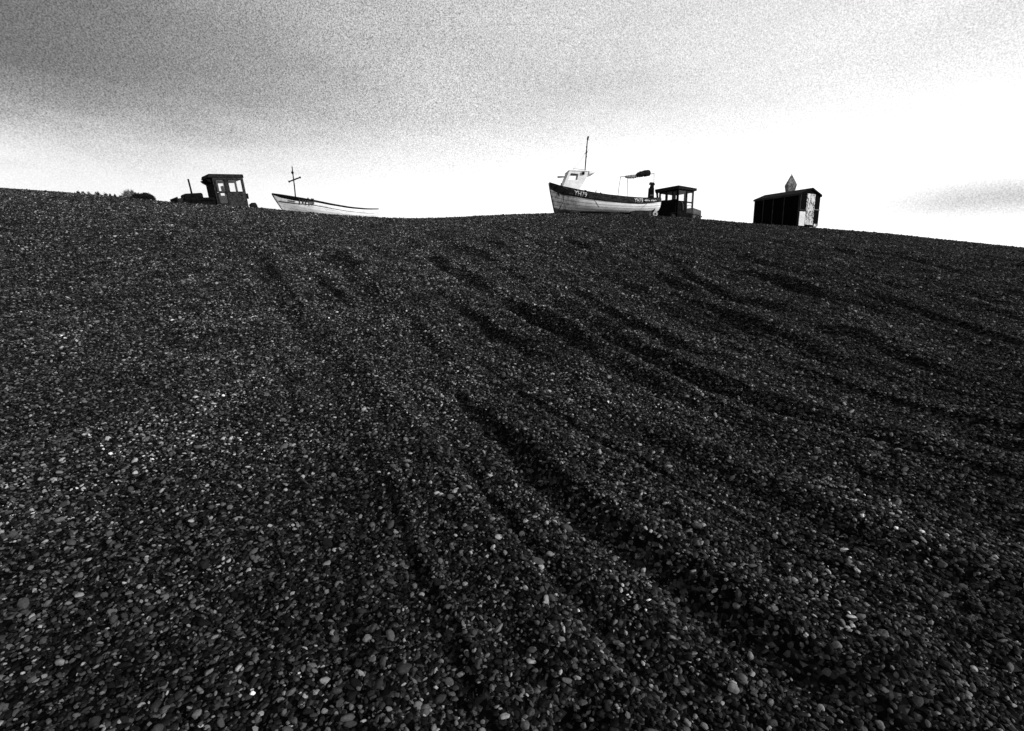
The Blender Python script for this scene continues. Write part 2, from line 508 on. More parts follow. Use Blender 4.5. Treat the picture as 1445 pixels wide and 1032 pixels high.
class Hull:
    def __init__(s, L, sheer, keel, beam, rake_b, rake_s):
        s.L = L; s.sheer = smooth_list(sheer); s.keel = smooth_list(keel); s.beam = smooth_list(beam)
        s.rb, s.rs = rake_b, rake_s; s.se = 4.0
    def pt(s, t, v, side=-1, off=0.0):
        """t along 0..1, v 0 sheer .. 1 keel; side -1 is local -y"""
        X = t * s.L
        zs, zk = s.sheer(X), s.keel(X); b = max(s.beam(X), .0)
        th = v * math.pi / 2
        full = 1 - abs(2 * t - 1) ** 2.5                    # 1 amidships, 0 at the stems
        sn = math.sin(th) ** (.85 + .3 * (1 - full)); cs = math.cos(th) ** (.62 + .7 * (1 - full))
        y = b * cs * (1 + .10 * full * math.sin(th * 2))
        z = zs - (zs - zk) * sn
        xb = s.rb * sn ** 1.15; xs_ = s.L - s.rs * sn ** s.se
        x = xb + (xs_ - xb) * t
        # outward offset, roughly normal
        return Vector((x, side * (y + off * (.35 + .65 * cs)), z - off * .3 * sn))
    def by_depth(s, x, d, side=-1, off=0.0):
        t = x / s.L; H = s.sheer(x) - s.keel(x); v = 0.0
        for _ in range(6):
            full = 1 - abs(2 * t - 1) ** 2.5
            v = math.asin(min(1.0, max(0.0, d / H)) ** (1 / (.85 + .3 * (1 - full)))) * 2 / math.pi
            p = s.pt(t, v, side); t = min(1, max(0, t + (x - p.x) / s.L))
        return s.pt(t, v, side, off)
    def shell(s, name, m, parent, v0=lambda t: 0.0, v1=lambda t: 1.0, off=0.0, nt=72, nv=18, solid=.03, t0=0.0, t1=1.0):
        bm = bmesh.new(); uvl = bm.loops.layers.uv.new('UVMap')
        for side in (-1, 1):
            rows = []
            for i in range(nt + 1):
                t = t0 + (t1 - t0) * i / nt
                rows.append([(bm.verts.new(s.pt(t, v0(t) + (v1(t) - v0(t)) * j / nv, side, off)), (t * s.L, v0(t) + (v1(t) - v0(t)) * j / nv)) for j in range(nv + 1)])
            for i in range(nt):
                for j in range(nv):
                    q = [rows[i][j], rows[i + 1][j], rows[i + 1][j + 1], rows[i][j + 1]]
                    if side == 1: q = q[::-1]
                    f = bm.faces.new([k[0] for k in q]); f.smooth = True
                    for lp, k in zip(f.loops, q): lp[uvl].uv = k[1]
        bmesh.ops.remove_doubles(bm, verts=bm.verts, dist=.0008)
        me = bpy.data.meshes.new(name); bm.to_mesh(me); bm.free(); me.materials.append(m)
        o = bpy.data.objects.new(name, me); COL.objects.link(o); o.parent = parent
        if solid:
            md = o.modifiers.new('thick', 'SOLIDIFY'); md.thickness = solid; md.offset = -1
        return o
    def lettering(s, text, x0, x1, d0, d1, m, parent, off=.03, shear=0.0):
        """text laid on the near side from x0 to x1, from depth d0 (top) to d1 (bottom) under the sheer"""
        cu = bpy.data.curves.new('lettering', 'FONT'); cu.body = text; cu.size = 1; cu.shear = shear; cu.offset = .012
        ob = bpy.data.objects.new('tmp_text', cu); COL.objects.link(ob)
        dg = bpy.context.evaluated_depsgraph_get(); dg.update()
        me = bpy.data.meshes.new_from_object(ob.evaluated_get(dg)); bpy.data.objects.remove(ob)
        xs = [v.co.x for v in me.vertices]; ys = [v.co.y for v in me.vertices]
        ax, bx, ay, by = min(xs), max(xs), min(ys), max(ys)
        for v in me.vertices:
            x = x0 + (v.co.x - ax) / (bx - ax) * (x1 - x0); d = d1 + (v.co.y - ay) / (by - ay) * (d0 - d1)
            v.co = s.by_depth(x, d, -1, off)
        me.name = 'lettering'; me.materials.clear(); me.materials.append(m)
        o = bpy.data.objects.new('lettering', me); COL.objects.link(o); o.parent = parent
        md = o.modifiers.new('thick', 'SOLIDIFY'); md.thickness = .006; md.offset = 0
        return o

def hull_material(name, plank, plank_amt, dirt, L, nplank=9):
    m, t, b = new_mat(name)
    uv = t.n('ShaderNodeUVMap').outputs[0]
    sp = t.n('ShaderNodeSeparateXYZ'); t.t.links.new(uv, sp.inputs[0])
    U, V = sp.outputs[0], sp.outputs[1]
    tco = t.n('ShaderNodeTexCoord').outputs['Object']
    fr = t.m('FRACT', t.m('MULTIPLY', V, nplank))
    seam = t.m('MULTIPLY', t.step(fr, .84, .97), t.m('ADD', plank_amt * .4, t.m('MULTIPLY', t.noise(tco, 6, 3, .6, (1, 1, .2)), plank_amt)))
    n1 = t.noise(tco, 3.5, 6, .7, (.6, 1, 1.6)); n2 = t.noise(tco, 11, 5, .7, (.35, 1, 1.5))
    paint = t.mixf(t.step(n1, .3, .7), .60, .80)
    wear = t.m('MULTIPLY', t.step(n2, .52, .70), .65)
    paint = t.mixf(wear, paint, .22)
    paint = t.mixf(t.m('MINIMUM', seam, 1.0), paint, .06)
    # underside shade painted dark into the bottom strakes, with a ragged upper edge
    edge = t.m('ADD', V, t.m('MULTIPLY', t.m('SUBTRACT', n1, .5), .22))
    bott = t.step(edge, plank, plank + .09)
    paint = t.mixf(t.m('MULTIPLY', bott, .95), paint, .02)
    # rust and weed stains at the forefoot
    near_bow = t.step(t.m('ADD', U, t.m('MULTIPLY', t.m('SUBTRACT', n2, .5), 1.6)), dirt, 0.0)
    st = t.m('MULTIPLY', near_bow, t.step(t.noise(tco, 5, 6, .75, (1.6, 1, .7)), .40, .62))
    paint = t.mixf(t.m('MULTIPLY', st, .8), paint, .07)
    grey_to(t, b, paint)
    b.inputs['Roughness'].default_value = .55; b.inputs['Specular IOR Level'].default_value = .3
    bp = t.n('ShaderNodeBump'); bp.inputs['Strength'].default_value = .6; bp.inputs['Distance'].default_value = .012
    t.set(bp.inputs['Height'], fr); t.t.links.new(bp.outputs[0], b.inputs['Normal'])
    return m

# ---------------------------------------------------------------- the near boat, YH79
BX, BY0, BZ = 2.068, 29.6, 4.94
boat = empty('fishing_boat', (BX, BY0, BZ), .10938)
tag(boat, 'white fishing boat with dark top strake numbered YH79 and a small wheelhouse', 'boat')
H1 = Hull(6.41, [(0, 1.68), (.25, 1.57), (.5, 1.45), (1.35, 1.21), (2.13, 1.06), (3.12, .925), (4.11, .85), (4.9, .825), (5.7, .86), (6.41, .95)],
          [(0, .10), (.8, .03), (2, .0), (4.5, .0), (5.6, .04), (6.41, .12)],
          [(0, .03), (.25, .24), (.5, .42), (1.2, .80), (2.2, 1.0), (3.4, 1.06), (4.4, .98), (5.3, .80), (5.9, .58), (6.25, .30), (6.41, .04)], .34, .36)
hm = hull_material('white clinker hull', .60, 1.3, 2.3, 6.41)
hull = H1.shell('hull', hm, boat, nt=90, nv=22)
sh1 = lambda t: lerp_list([(0, .16), (.08, .205), (.2, .18), (.5, .19), (.78, .205), (1, .17)], t)
H1.shell('top_strake', M['faded_strake'], boat, v1=sh1, off=.022, nt=90, nv=5, solid=.02)
mb = MB()
for side in (-1, 1):
    mb.tube([H1.pt(t, 0, side, .012) + Vector((0, 0, .012)) for t in np.linspace(0, 1, 60)], .032, 6)
mb.build('gunwale', M['black_steel'], boat)
for nm, side in (('rubbing_rail', -1), ('rubbing_rail', 1)):
    MB().tube([H1.pt(t, sh1(t), side, .03) for t in np.linspace(0, 1, 60)], .017, 6).build(nm, M['dark_steel'], boat)
# stem, keel and sternpost in one bent timber
kp = [H1.pt(0, v, -1) for v in np.linspace(0, 1, 10)] + [Vector((H1.rb + (H1.L - H1.rs - H1.rb) * t, 0, H1.keel(t * H1.L))) for t in np.linspace(.03, .97, 24)] + [H1.pt(1, v, -1) for v in np.linspace(1, 0, 10)]
mb = MB(); kp = [Vector((p.x, 0, p.z)) for p in kp]
prev = None
rings = []
for i, p in enumerate(kp):
    d = (kp[min(i + 1, len(kp) - 1)] - kp[max(i - 1, 0)]).normalized(); nrm = Vector((d.z, 0, -d.x))
    if nrm.z > 0 and 10 < i < 34: nrm = -nrm
    nrm = Vector((-abs(d.z), 0, -abs(d.x))) if i < 20 else Vector((abs(d.z), 0, -abs(d.x)))
    rings.append([mb.bm.verts.new(p + q) for q in (Vector((0, -.03, 0)) - nrm * .03, Vector((0, -.022, 0)) + nrm * .055, Vector((0, .022, 0)) + nrm * .055, Vector((0, .03, 0)) - nrm * .03)])
for r0, r1 in zip(rings, rings[1:]):
    for k in range(4): mb.bm.faces.new((r0[k], r0[(k + 1) % 4], r1[(k + 1) % 4], r1[k]))
mb.build('keel', M['timber'], boat)
# deck inside
mb = MB()
rows = []
for t in np.linspace(.02, .98, 40):
    p = H1.by_depth(t * 6.41, .22, -1, -.04)
    rows.append([mb.bm.verts.new((p.x, s_ * abs(p.y), p.z)) for s_ in (-1, 0, 1)])
for r0, r1 in zip(rows, rows[1:]):
    for k in range(2): mb.bm.faces.new((r0[k], r1[k], r1[k + 1], r0[k + 1]))
mb.build('deck', M['white_sheet'], boat, solid=.02)
# registration, twice, and the worn names
H1.lettering('YH79', 1.22, 1.88, .05, .31, M['letter_white'], boat, .06, .12)
H1.lettering('YH79', 4.52, 5.04, .02, .24, M['letter_white'], boat, .085, 0.0)
H1.lettering('TAB', .66, .98, .20, .31, M['board_edge'], boat, .05, .2)
def worn_strokes(x0, x1, d0, d1, n, m, seed, wd=.022):
    rr = random.Random(seed); mb = MB()
    for k in range(n):
        x = x0 + (x1 - x0) * (k + .2 + .5 * rr.random()) / n
        if abs((x - x0) / (x1 - x0) - .47) < .05: continue
        a_, b_ = d0 + (d1 - d0) * rr.random() * .35, d1 - (d1 - d0) * rr.random() * .3
        w = wd * (.6 + .8 * rr.random()); lean = (rr.random() - .5) * .03
        q = [H1.by_depth(x, b_, -1, .08), H1.by_depth(x + w, b_, -1, .08), H1.by_depth(x + w + lean, a_, -1, .08), H1.by_depth(x + lean, a_, -1, .08)]
        q2 = [p + Vector((0, -.005, 0)) for p in q]
        mb.hexa([q[0], q[1], q2[1], q2[0], q[3], q[2], q2[2], q2[3]])
    return mb.build('lettering', m, boat)
worn_strokes(5.12, 5.92, .075, .165, 17, M['letter_white'], 5, .034)
worn_strokes(.96, 1.14, .24, .31, 4, M['pale_pole'], 8, .05)
# ropes and a patch on the planking
for pts in (((2.20, .28), (2.42, .52), (2.56, .66), (2.80, .82)), ((5.34, .26), (5.14, .42), (4.95, .56), (4.74, .68))):
    MB().tube([H1.by_depth(x, d, -1, .035) for x, d in pts], .012, 6).build('rope', M['rope'], boat)
MB().tube([H1.by_depth(x, d, -1, .035) for x, d in ((.62, .10), (.52, .25), (.43, .42), (.50, .55))], [.02, .035, .05, .03], 7).build('rope', M['rope'], boat)
MB().tube([H1.by_depth(x, d, -1, .03) for x, d in ((.70, .45), (.72, .62), (.70, .80), (.62, 1.0), (.52, 1.25))], [.015, .022, .016, .02, .02], 6).build('chain', M['timber'], boat)
# rudder skeg
MB().prism([(5.80, .62), (5.92, .60), (5.98, .34), (5.90, .12), (5.72, .10), (5.70, .22), (5.82, .36)], -.40, -.34).build('skeg', M['timber'], boat, bevel=.01)
# cleats
for x, h, w in ((.56, .17, .045), (2.36, .15, .035), (2.62, .07, .06), (1.80, .06, .1), (4.9, .04, .05)):
    p = H1.by_depth(x, 0, -1)
    MB().tube([p, p + Vector((.01, 0, h * .6)), p + Vector((.02, 0, h))], [w * .8, w * .55, w * .75], 8).build('cleat', M['black_steel'], boat)

# wheelhouse
P0, P1, P2, P3, P4 = (.60, 1.30), (1.00, 2.25), (2.05, 2.235), (1.98, 1.96), (1.46, 1.10)
w1, w2, w3, w4 = (.93, 1.76), (1.085, 2.13), (1.50, 2.10), (1.45, 1.79)
wh = []
mb = MB()
for y in (-.5, .5):
    V = {k: mb.bm.verts.new((p[0], y, p[1])) for k, p in dict(P0=P0, P1=P1, P2=P2, P3=P3, P4=P4, w1=w1, w2=w2 if y < 0 else (1.11, 2.195), w3=w3 if y < 0 else (1.62, 2.18), w4=w4 if y < 0 else (1.54, 1.78)).items()}
    wh.append(V)
    for f in (('P0', 'w1', 'w2', 'P1'), ('P1', 'w2', 'w3', 'P2'), ('P2', 'w3', 'w4', 'P4', 'P3'), ('P4', 'w4', 'w1', 'P0')):
        mb.bm.faces.new([V[k] for k in f])
for a_, b_ in (('P2', 'P3'), ('P3', 'P4')): mb.bm.faces.new((wh[0][a_], wh[0][b_], wh[1][b_], wh[1][a_]))
wheelhouse = mb.build('wheelhouse', M['white_paint'], boat, solid=.03)
MB().panel(lambda a_, b_: (P0[0] + (P1[0] - P0[0]) * b_, a_, P0[1] + (P1[1] - P0[1]) * b_), (-.5, 0, .5, 1), [(-.42, .52, -.04, .9), (.04, .52, .42, .9)]).build('windscreen_frame', M['white_paint'], wheelhouse, solid=.03)
MB().panel(lambda a_, b_: (.985 + (1.5 - .985) * b_, a_, 2.20 - .02 * b_), (-.47, 0, .47, 1), []).build('shade_lining', M['black_steel'], wheelhouse, solid=.02)  # black sheet added under the roof to darken the cabin like inner shade
MB().hexa([(.95, -.55, 2.255), (2.10, -.55, 2.24), (2.10, .55, 2.24), (.95, .55, 2.255), (.97, -.53, 2.30), (2.10, -.53, 2.29), (2.10, .53, 2.29), (.97, .53, 2.30)]).hexa(
    [(2.102, -.55, 2.10), (2.44, -.50, 2.19), (2.44, .50, 2.19), (2.102, .55, 2.10), (2.102, -.53, 2.29), (2.44, -.48, 2.23), (2.44, .48, 2.23), (2.102, .53, 2.29)]).build('roof', M['white_paint'], wheelhouse, bevel=.008)
MB().panel(lambda a_, b_: (w1[0] + (w4[0] - w1[0]) * a_ + (w2[0] - w1[0]) * b_ * (1 - a_) + (w3[0] - w4[0]) * b_ * a_, -.5, w1[1] + (w4[1] - w1[1]) * a_ + (w2[1] - w1[1]) * b_ * (1 - a_) + (w3[1] - w4[1]) * b_ * a_), (0, 0, 1, 1), []).build('window', M['glass'], wheelhouse, solid=.004)
MB().box((1.70, -.60, 2.06), (1.83, -.52, 2.20)).build('side_lamp', M['black_steel'], wheelhouse, bevel=.01)
MB().tube([(.80, -.2, 1.985), (.62, -.22, 1.975), (.41, -.24, 1.96)], [.03, .04, .045], 8).build('horn', M['black_steel'], wheelhouse)
MB().tube([(1.25, -.3, 2.28), (1.27, -.3, 2.42), (1.40, -.3, 2.40), (1.85, -.3, 2.37), (2.0, -.3, 2.27)], .010, 6).build('roof_rail', M['pale_pole'], wheelhouse)
mast = MB().tube([(1.99, 0, 2.28), (2.02, 0, 2.9), (2.05, 0, 3.4), (2.085, 0, 3.95)], [.03, .034, .034, .026], 8).build('mast', M['dark_steel'], boat)
MB().tube([(2.09, 0, 3.93), (2.10, 0, 4.02), (2.13, 0, 4.15), (2.14, 0, 4.18)], [.02, .05, .05, .02], 8).build('masthead_lamp', M['black_steel'], mast)
for z, r in ((3.33, .05), (3.62, .04), (3.1, .035)):
    MB().tube([(2.04 + .0 * z, 0, z - .05), (2.05, 0, z), (2.06, 0, z + .05)], [.02, r, .02], 8).build('mast_fitting', M['black_steel'], mast)
MB().tube([(2.10, -.1, 3.37), (1.92, -.1, 3.24)], .012, 6).build('mast_fitting', M['dark_steel'], mast)
MB().tube([(2.02, 0, 3.3), (1.50, -.1, 2.62), (1.25, -.3, 2.42)], .006, 5).build('stay', M['pale_pole'], mast)

# gallows over the stern
gal = MB().tube([(3.98, 0, 2.08), (4.5, 0, 2.13), (5.3, 0, 2.22), (5.99, 0, 2.30)], .018, 8).build('gallows_boom', M['pale_pole'], boat)
for pts in (((4.04, 0, 2.09), (3.96, -.02, 1.6), (3.87, -.05, .72)), ((4.44, 0, 2.10), (4.45, 0, 1.5), (4.46, 0, .66)), ((5.97, 0, 2.30), (5.985, 0, 1.6), (5.99, 0, .75))):
    MB().tube(pts, .014, 6).build('gallows_post', M['pale_pole'], gal)
# hauler column at the stern
hc = MB().hexa([(5.68, -.15, .72), (5.99, -.15, .72), (5.99, .12, .72), (5.68, .12, .72), (5.71, -.13, 1.52), (5.97, -.13, 1.52), (5.97, .1, 1.52), (5.71, .1, 1.52)]).build('engine_column', M['black_steel'], boat, bevel=.02)
MB().tube([(5.86, -.02, 1.523), (5.865, -.02, 1.62), (5.875, -.02, 1.70)], [.12, .10, .09], 10).build('column_neck', M['black_steel'], hc)
MB().hexa([(5.72, -.14, 1.70), (6.02, -.14, 1.66), (6.02, .1, 1.66), (5.72, .1, 1.70), (5.74, -.12, 1.83), (5.98, -.12, 1.80), (5.98, .08, 1.80), (5.74, .08, 1.83)]).build('column_cap', M['dark_steel'], hc, bevel=.03)
MB().box((5.735, -.158, 1.08), (5.95, -.146, 1.14)).build('column_band', M['rust_box'], hc)

def bundle(name, pts, rads, m, seed, label, cat, knots=5):
    """rolled cloth or net: a lumpy tube with lashings"""
    rr = random.Random(seed); seg = 14
    n_ = 40; mb = MB(); rings = []
    for i in range(n_ + 1):
        k = i / n_ * (len(pts) - 1); j = min(int(k), len(pts) - 2); f = k - j
        c = Vector(pts[j]).lerp(Vector(pts[j + 1]), f); r = rads[j] + (rads[j + 1] - rads[j]) * f
        pinch = 1 - .22 * max(0, math.cos(i / n_ * knots * 2 * math.pi)) ** 6
        rings.append([mb.bm.verts.new(
            c + Vector((rr.uniform(-.012, .012), math.cos(a_) * r * .85 * pinch * rr.uniform(.86, 1.12), math.sin(a_) * r * pinch * rr.uniform(.86, 1.12)))) for a_ in [q * 2 * math.pi / seg for q in range(seg)]])
    for r0, r1 in zip(rings, rings[1:]):
        for q in range(seg): mb.bm.faces.new((r0[q], r0[(q + 1) % seg], r1[(q + 1) % seg], r1[q]))
    mb.bm.faces.new(rings[0]); mb.bm.faces.new(rings[-1][::-1])
    o = mb.build(name, m, None, smooth=True)
    o.location = (BX, BY0, BZ); o.rotation_euler = (0, 0, .10938)
    return tag(o, label, cat)
o = bundle('rolled_tarpaulin', [(4.90, -.05, 2.17), (5.05, -.05, 2.21), (5.35, -.05, 2.28), (5.62, -.05, 2.31), (5.72, -.05, 2.30)], [.09, .155, .175, .18, .12], M['tarp'], 3,
           'thick black rolled tarpaulin lashed to the boom above the stern of the YH79 boat', 'tarpaulin', 4)
o = bundle('bundled_net', [(4.28, -.03, 2.09), (4.5, -.03, 2.09), (4.75, -.03, 2.11), (4.96, -.03, 2.14)], [.05, .095, .105, .09], M['net'], 4,
           'slim pale bundled net lashed along the boom beside the black roll on the YH79 boat', 'net', 5)

# timbers under the boat
def skid(px, label, ln, rz=.1, h=.16):
    o = MB().hexa([(-ln, -.55, 0), (ln, -.55, 0), (ln, .55, 0), (-ln, .55, 0), (-ln * .8, -.52, h), (ln * .9, -.52, h), (ln * .8, .5, h * .9), (-ln * .9, .5, h)]).build('timber_skid', M['timber'], None, bevel=.02)
    o.rotation_euler = (0, 0, rz)
    return tag(o, label, 'skid', 'timber skids under the white fishing boat')
for lx, lb, ln, h in ((1.3, 'dark timber skid under the bow end of the YH79 boat hull', .30, .13), (3.55, 'dark timber skid under the middle of the YH79 boat hull', .33, .17), (5.0, 'long dark timber skid under the stern end of the YH79 boat hull', .60, .24)):
    o = skid(0, lb, ln, .109, h)
    wx, wy = BX + math.cos(.10938) * lx, BY0 + math.sin(.10938) * lx
    put(o, wx, wy - .25, -.03)
# small wheel standing by the stern
wr = empty('trolley_wheel', (0, 0, 0), .15)
tag(wr, 'small pale worn wheel standing on the shingle under the stern of the YH79 boat', 'wheel')
wheel_mb((0, 0, .13), .14, .08, 20, hub=.3).build('tyre', M['pale_rim'], wr)
MB().tube([(0, -.05, .13), (0, .05, .13)], .045, 12).build('hub', M['rubber'], wr)
put(wr, 7.80, 28.9, .0)
o = MB().hexa([(-.07, -.07, -.1), (.07, -.07, -.1), (.07, .07, -.1), (-.07, .07, -.1), (-.05, -.06, .30), (.05, -.06, .28), (.05, .06, .28), (-.05, .06, .30)]).build('timber_post', M['rust_box'], None, bevel=.012)
tag(o, 'short grey post wedged under the stern beside the pale wheel', 'post'); put(o, 7.52, 28.95)

# ---------------------------------------------------------------- the far boat, half hidden by the crest
B2 = (-13.946, 31.0, 5.295); B2R = .55925
boat2 = empty('open_boat', B2, B2R)
tag(boat2, 'low white boat with thin dark rim and cross-shaped mast half hidden by bank', 'boat')
H2 = Hull(6.25, [(0, .97), (.5, .90), (1.11, .80), (2.0, .675), (3.2, .495), (4.24, .395), (5.32, .41), (6.25, .52)],
          [(0, .02), (.8, -.12), (2, -.28), (4.5, -.36), (5.6, -.32), (6.25, -.2)],
          [(0, .03), (.4, .26), (1.1, .60), (2.0, .85), (3.2, .96), (4.3, .90), (5.3, .6), (6.25, .05)], .55, .45)
hm2 = hull_material('white hull faint seams', .80, .30, .4, 6.25, 8)
H2.shell('hull', hm2, boat2, nt=80, nv=18)
st2 = lambda t: lerp_list([(0, .05), (.06, .12), (.16, .13), (.27, .10), (.34, .045), (1, .04)], t)
H2.shell('top_strake', M['black_steel'], boat2, v1=st2, off=.02, nt=80, nv=3, solid=.02)
for side in (-1, 1):
    MB().tube([H2.pt(t, 0, side, .015) + Vector((0, 0, .01)) for t in np.linspace(0, 1, 60)], .024, 6).build('gunwale', M['black_steel'], boat2)
    MB().tube([H2.by_depth(x, lerp_list([(.25, .40), (1.2, .37), (2, .29), (3.2, .27), (4.2, .255), (6.0, .26)], x), side, .02) for x in np.linspace(.32, 5.95, 50)], [.034 - .018 * k / 49 for k in range(50)], 6).build('rubbing_rail', M['dark_steel'], boat2)
    MB().tube([H2.pt(0, v, side, .0) - Vector((.012, 0, 0)) for v in np.linspace(.03, 1, 10)], .014, 6).build('stem_edge', M['board_edge'], boat2)
mb = MB(); rows = []
for t in np.linspace(.03, .97, 30):
    p = H2.by_depth(t * 6.25, .25, -1, -.04); rows.append([mb.bm.verts.new((p.x, s_ * abs(p.y), p.z)) for s_ in (-1, 0, 1)])
for r0, r1 in zip(rows, rows[1:]):
    for k in range(2): mb.bm.faces.new((r0[k], r1[k], r1[k + 1], r0[k + 1]))
mb.build('deck', M['white_sheet'], boat2, solid=.02)
mast2 = MB().tube([(1.28, 0, .70), (1.26, 0, 1.5), (1.22, 0, 2.2), (1.205, 0, 2.60)], [.036, .034, .032, .026], 8).build('mast', M['black_steel'], boat2)
MB().tube([(.98, 0, 1.73), (1.25, 0, 1.86), (1.62, 0, 2.03)], .038, 8).build('crossbar', M['black_steel'], mast2)
for x, z in ((.98, 1.73), (1.62, 2.03)):
    MB().tube([(x - .03, 0, z - .014), (x, 0, z), (x + .03, 0, z + .014)], [.04, .07, .04], 8).build('lamp', M['black_steel'], mast2)
MB().tube([(1.225, 0, 2.16), (1.20, 0, 2.26), (1.195, 0, 2.34)], [.03, .085, .03], 8).build('lamp', M['black_steel'], mast2)
MB().tube([(1.25, 0, 1.52), (1.25, 0, 1.56), (1.25, 0, 1.60)], [.02, .035, .02], 8).build('mast_fitting', M['black_steel'], mast2)
def bars(xs, m):
    mb = MB()
    for x, w, a_, b_ in xs:
        q = [H2.by_depth(x, b_, -1, .06), H2.by_depth(x + w, b_, -1, .06), H2.by_depth(x + w, a_, -1, .06), H2.by_depth(x, a_, -1, .06)]
        q2 = [p + Vector((0, -.005, 0)) for p in q]
        mb.hexa([q[0], q[1], q2[1], q2[0], q[3], q[2], q2[2], q2[3]])
    return mb.build('lettering', m, boat2)
bars([(1.33, .06, .10, .38), (1.49, .075, .10, .30), (1.64, .07, .09, .36), (1.76, .04, .08, .19), (1.82, .06, .08, .36), (1.92, .035, .08, .30), (1.99, .05, .08, .32), (2.07, .05, .06, .24)], M['letter_dark'])
bars([(.78 + .045 * k, .03, .23 + .012 * (k % 3), .32 - .014 * (k % 2)) for k in range(8)], M['worn_panel'])
for x in (1.82, 2.02, 2.1):
    p = H2.by_depth(x, 0, -1); MB().tube([p, p + Vector((0, 0, .09))], .04, 7).build('cleat', M['black_steel'], boat2)

# ================================================================ crawler tractor on the left
def cr_track(parent, x0, x1, y0, y1, zc, r, seg=14):
    """closed belt with cleats, and its wheels"""
    path = []
    for k in range(seg + 1):
        a_ = -math.pi / 2 + math.pi * k / seg; path.append((x1 - r + r * math.cos(a_), zc + r * math.sin(a_)))
    for k in range(seg + 1):
        a_ = math.pi / 2 + math.pi * k / seg; path.append((x0 + r + r * math.cos(a_), zc + r * math.sin(a_)))
    mb = MB(); A = [mb.bm.verts.new((x, y0, z)) for x, z in path]; B = [mb.bm.verts.new((x, y1, z)) for x, z in path]
    for i in range(len(path)): mb.bm.faces.new((A[i], A[(i + 1) % len(path)], B[(i + 1) % len(path)], B[i]))
    nn = int((x1 - x0) / .15)
    for k in range(nn):
        x = x0 + r + (x1 - x0 - 2 * r) * k / (nn - 1)
        mb.box((x - .02, y0, zc + r + .02), (x + .02, y1, zc + r + .05)); mb.box((x - .02, y0, zc - r - .05), (x + .02, y1, zc - r - .02))
    tr_ = mb.build('track', M['black_steel'], parent, solid=.04)
    for x in (x0 + r, x1 - r):
        wheel_mb((x, (y0 + y1) / 2, zc), r - .04, abs(y1 - y0) * .7).build('wheel', M['dark_steel'], tr_)
    return tr_

TH = math.radians(46)
dozer = empty('crawler_tractor', (-17.212, 30.6, 5.547), math.atan2(-math.sin(TH), -math.cos(TH)), math.radians(7))
tag(dozer, 'old dark crawler tractor with flat-roofed cab and upright exhaust pipe on the left', 'tractor')
cab = MB().panel(lambda x, z: (x, 0, z), (-1.95, -.35, -.27, 1.52), [(-1.80, .74, -1.08, 1.41), (-.90, .05, -.36, 1.43)]).build('cab', M['worn_panel'], dozer, solid=.05)
# far side, front, rear, roof
MB().panel(lambda x, z: (x, -1.25, z), (-1.95, .1, -.27, 1.52), [(-1.86, .84, -1.42, 1.38), (-1.22, .93, -.92, 1.36), (-1.18, .66, -.95, .84)]).build('far_wall', M['black_steel'], cab, solid=.05)
MB().panel(lambda y, z: (-.27, y, z), (-1.222, .1, -.028, 1.51), [(-.9, 1.18, -.5, 1.19)]).build('front_wall', M['black_steel'], cab, solid=.05)
MB().panel(lambda y, z: (-1.93, y, z), (-1.222, -.2, -.028, 1.51), [(-1.17, .76, -.08, 1.46)]).build('rear_wall', M['worn_panel'], cab, solid=.05)
MB().hexa([(-2.02, -1.27, 1.525), (-.06, -1.27, 1.525), (-.03, .07, 1.525), (-2.0, .07, 1.525), (-1.98, -1.25, 1.72), (-.12, -1.25, 1.72), (-.12, .05, 1.73), (-1.98, .05, 1.72)]).build('roof', M['roof_paint'], cab, bevel=.02)
MB().hexa([(-.24, -1.24, 1.24), (-.08, -1.24, 1.34), (-.08, -.12, 1.34), (-.24, -.12, 1.24), (-.24, -1.24, 1.46), (.03, -1.24, 1.46), (.03, -.12, 1.46), (-.24, -.12, 1.46)]).build('visor', M['black_steel'], cab, bevel=.02)
door = MB().panel(lambda x, z: (x, .035, z), (-.93, .0, -.33, 1.46), [(-.86, .74, -.40, 1.40), (-.86, .10, -.40, .68)]).build('door', M['dark_steel'], dozer, solid=.03)
for z0, z1 in ((.74, 1.40), (.10, .68)):
    MB().box((-.86, .030, z0), (-.40, .036, z1)).build('window', M['glass'], door)
    mb = MB()
    for cx_, cz_ in ((-.86, z0), (-.40, z0), (-.86, z1), (-.40, z1)):   # rounded corners of the rubber seal
        sx_, sz_ = (1 if cx_ < -.6 else -1), (1 if cz_ == z0 else -1)
        mb.prism([(cx_, cz_), (cx_ + sx_ * .10, cz_), (cx_ + sx_ * .04, cz_ + sz_ * .04), (cx_, cz_ + sz_ * .10)], .028, .052)
    mb.tube([(-.86, .052, z0), (-.40, .052, z0), (-.40, .052, z1), (-.86, .052, z1), (-.86, .052, z0)], .014, 6).build('window_seal', M['rubber'], door)
MB().box((-.45, .05, .70), (-.36, .08, .73)).build('door_handle', M['pale_rim'], door)
MB().box((-1.80, .0, .74), (-1.08, .006, 1.41)).build('window', M['glass'], cab)
MB().tube([(-1.80, .03, .74), (-1.08, .03, .74), (-1.08, .03, 1.41), (-1.80, .03, 1.41), (-1.80, .03, .74)], .018, 6).build('window_seal', M['rubber'], cab)
MB().box((-2.06, -.10, .34), (-1.96, .04, .64)).build('tail_lamp', M['black_steel'], dozer, bevel=.02)
MB().box((-1.74, .027, .50), (-1.62, .04, .60)).build('panel_vent', M['black_steel'], cab)
sd_ = MB().prism([(-.9, .76), (-.99, .76), (-1.02, .86), (-.95, 1.15), (-.89, 1.15)], -.85, -.50).build('seat', M['black_steel'], dozer, bevel=.03)
hood = MB().prism([(.30, .30), (1.26, .30), (1.26, .66), (1.20, .71), (.38, .745), (.31, .70)], -.98, -.28).build('hood', M['black_steel'], dozer, bevel=.03)
MB().box((1.262, -.9, .33), (1.29, -.36, .64)).build('grille', M['dark_steel'], hood)
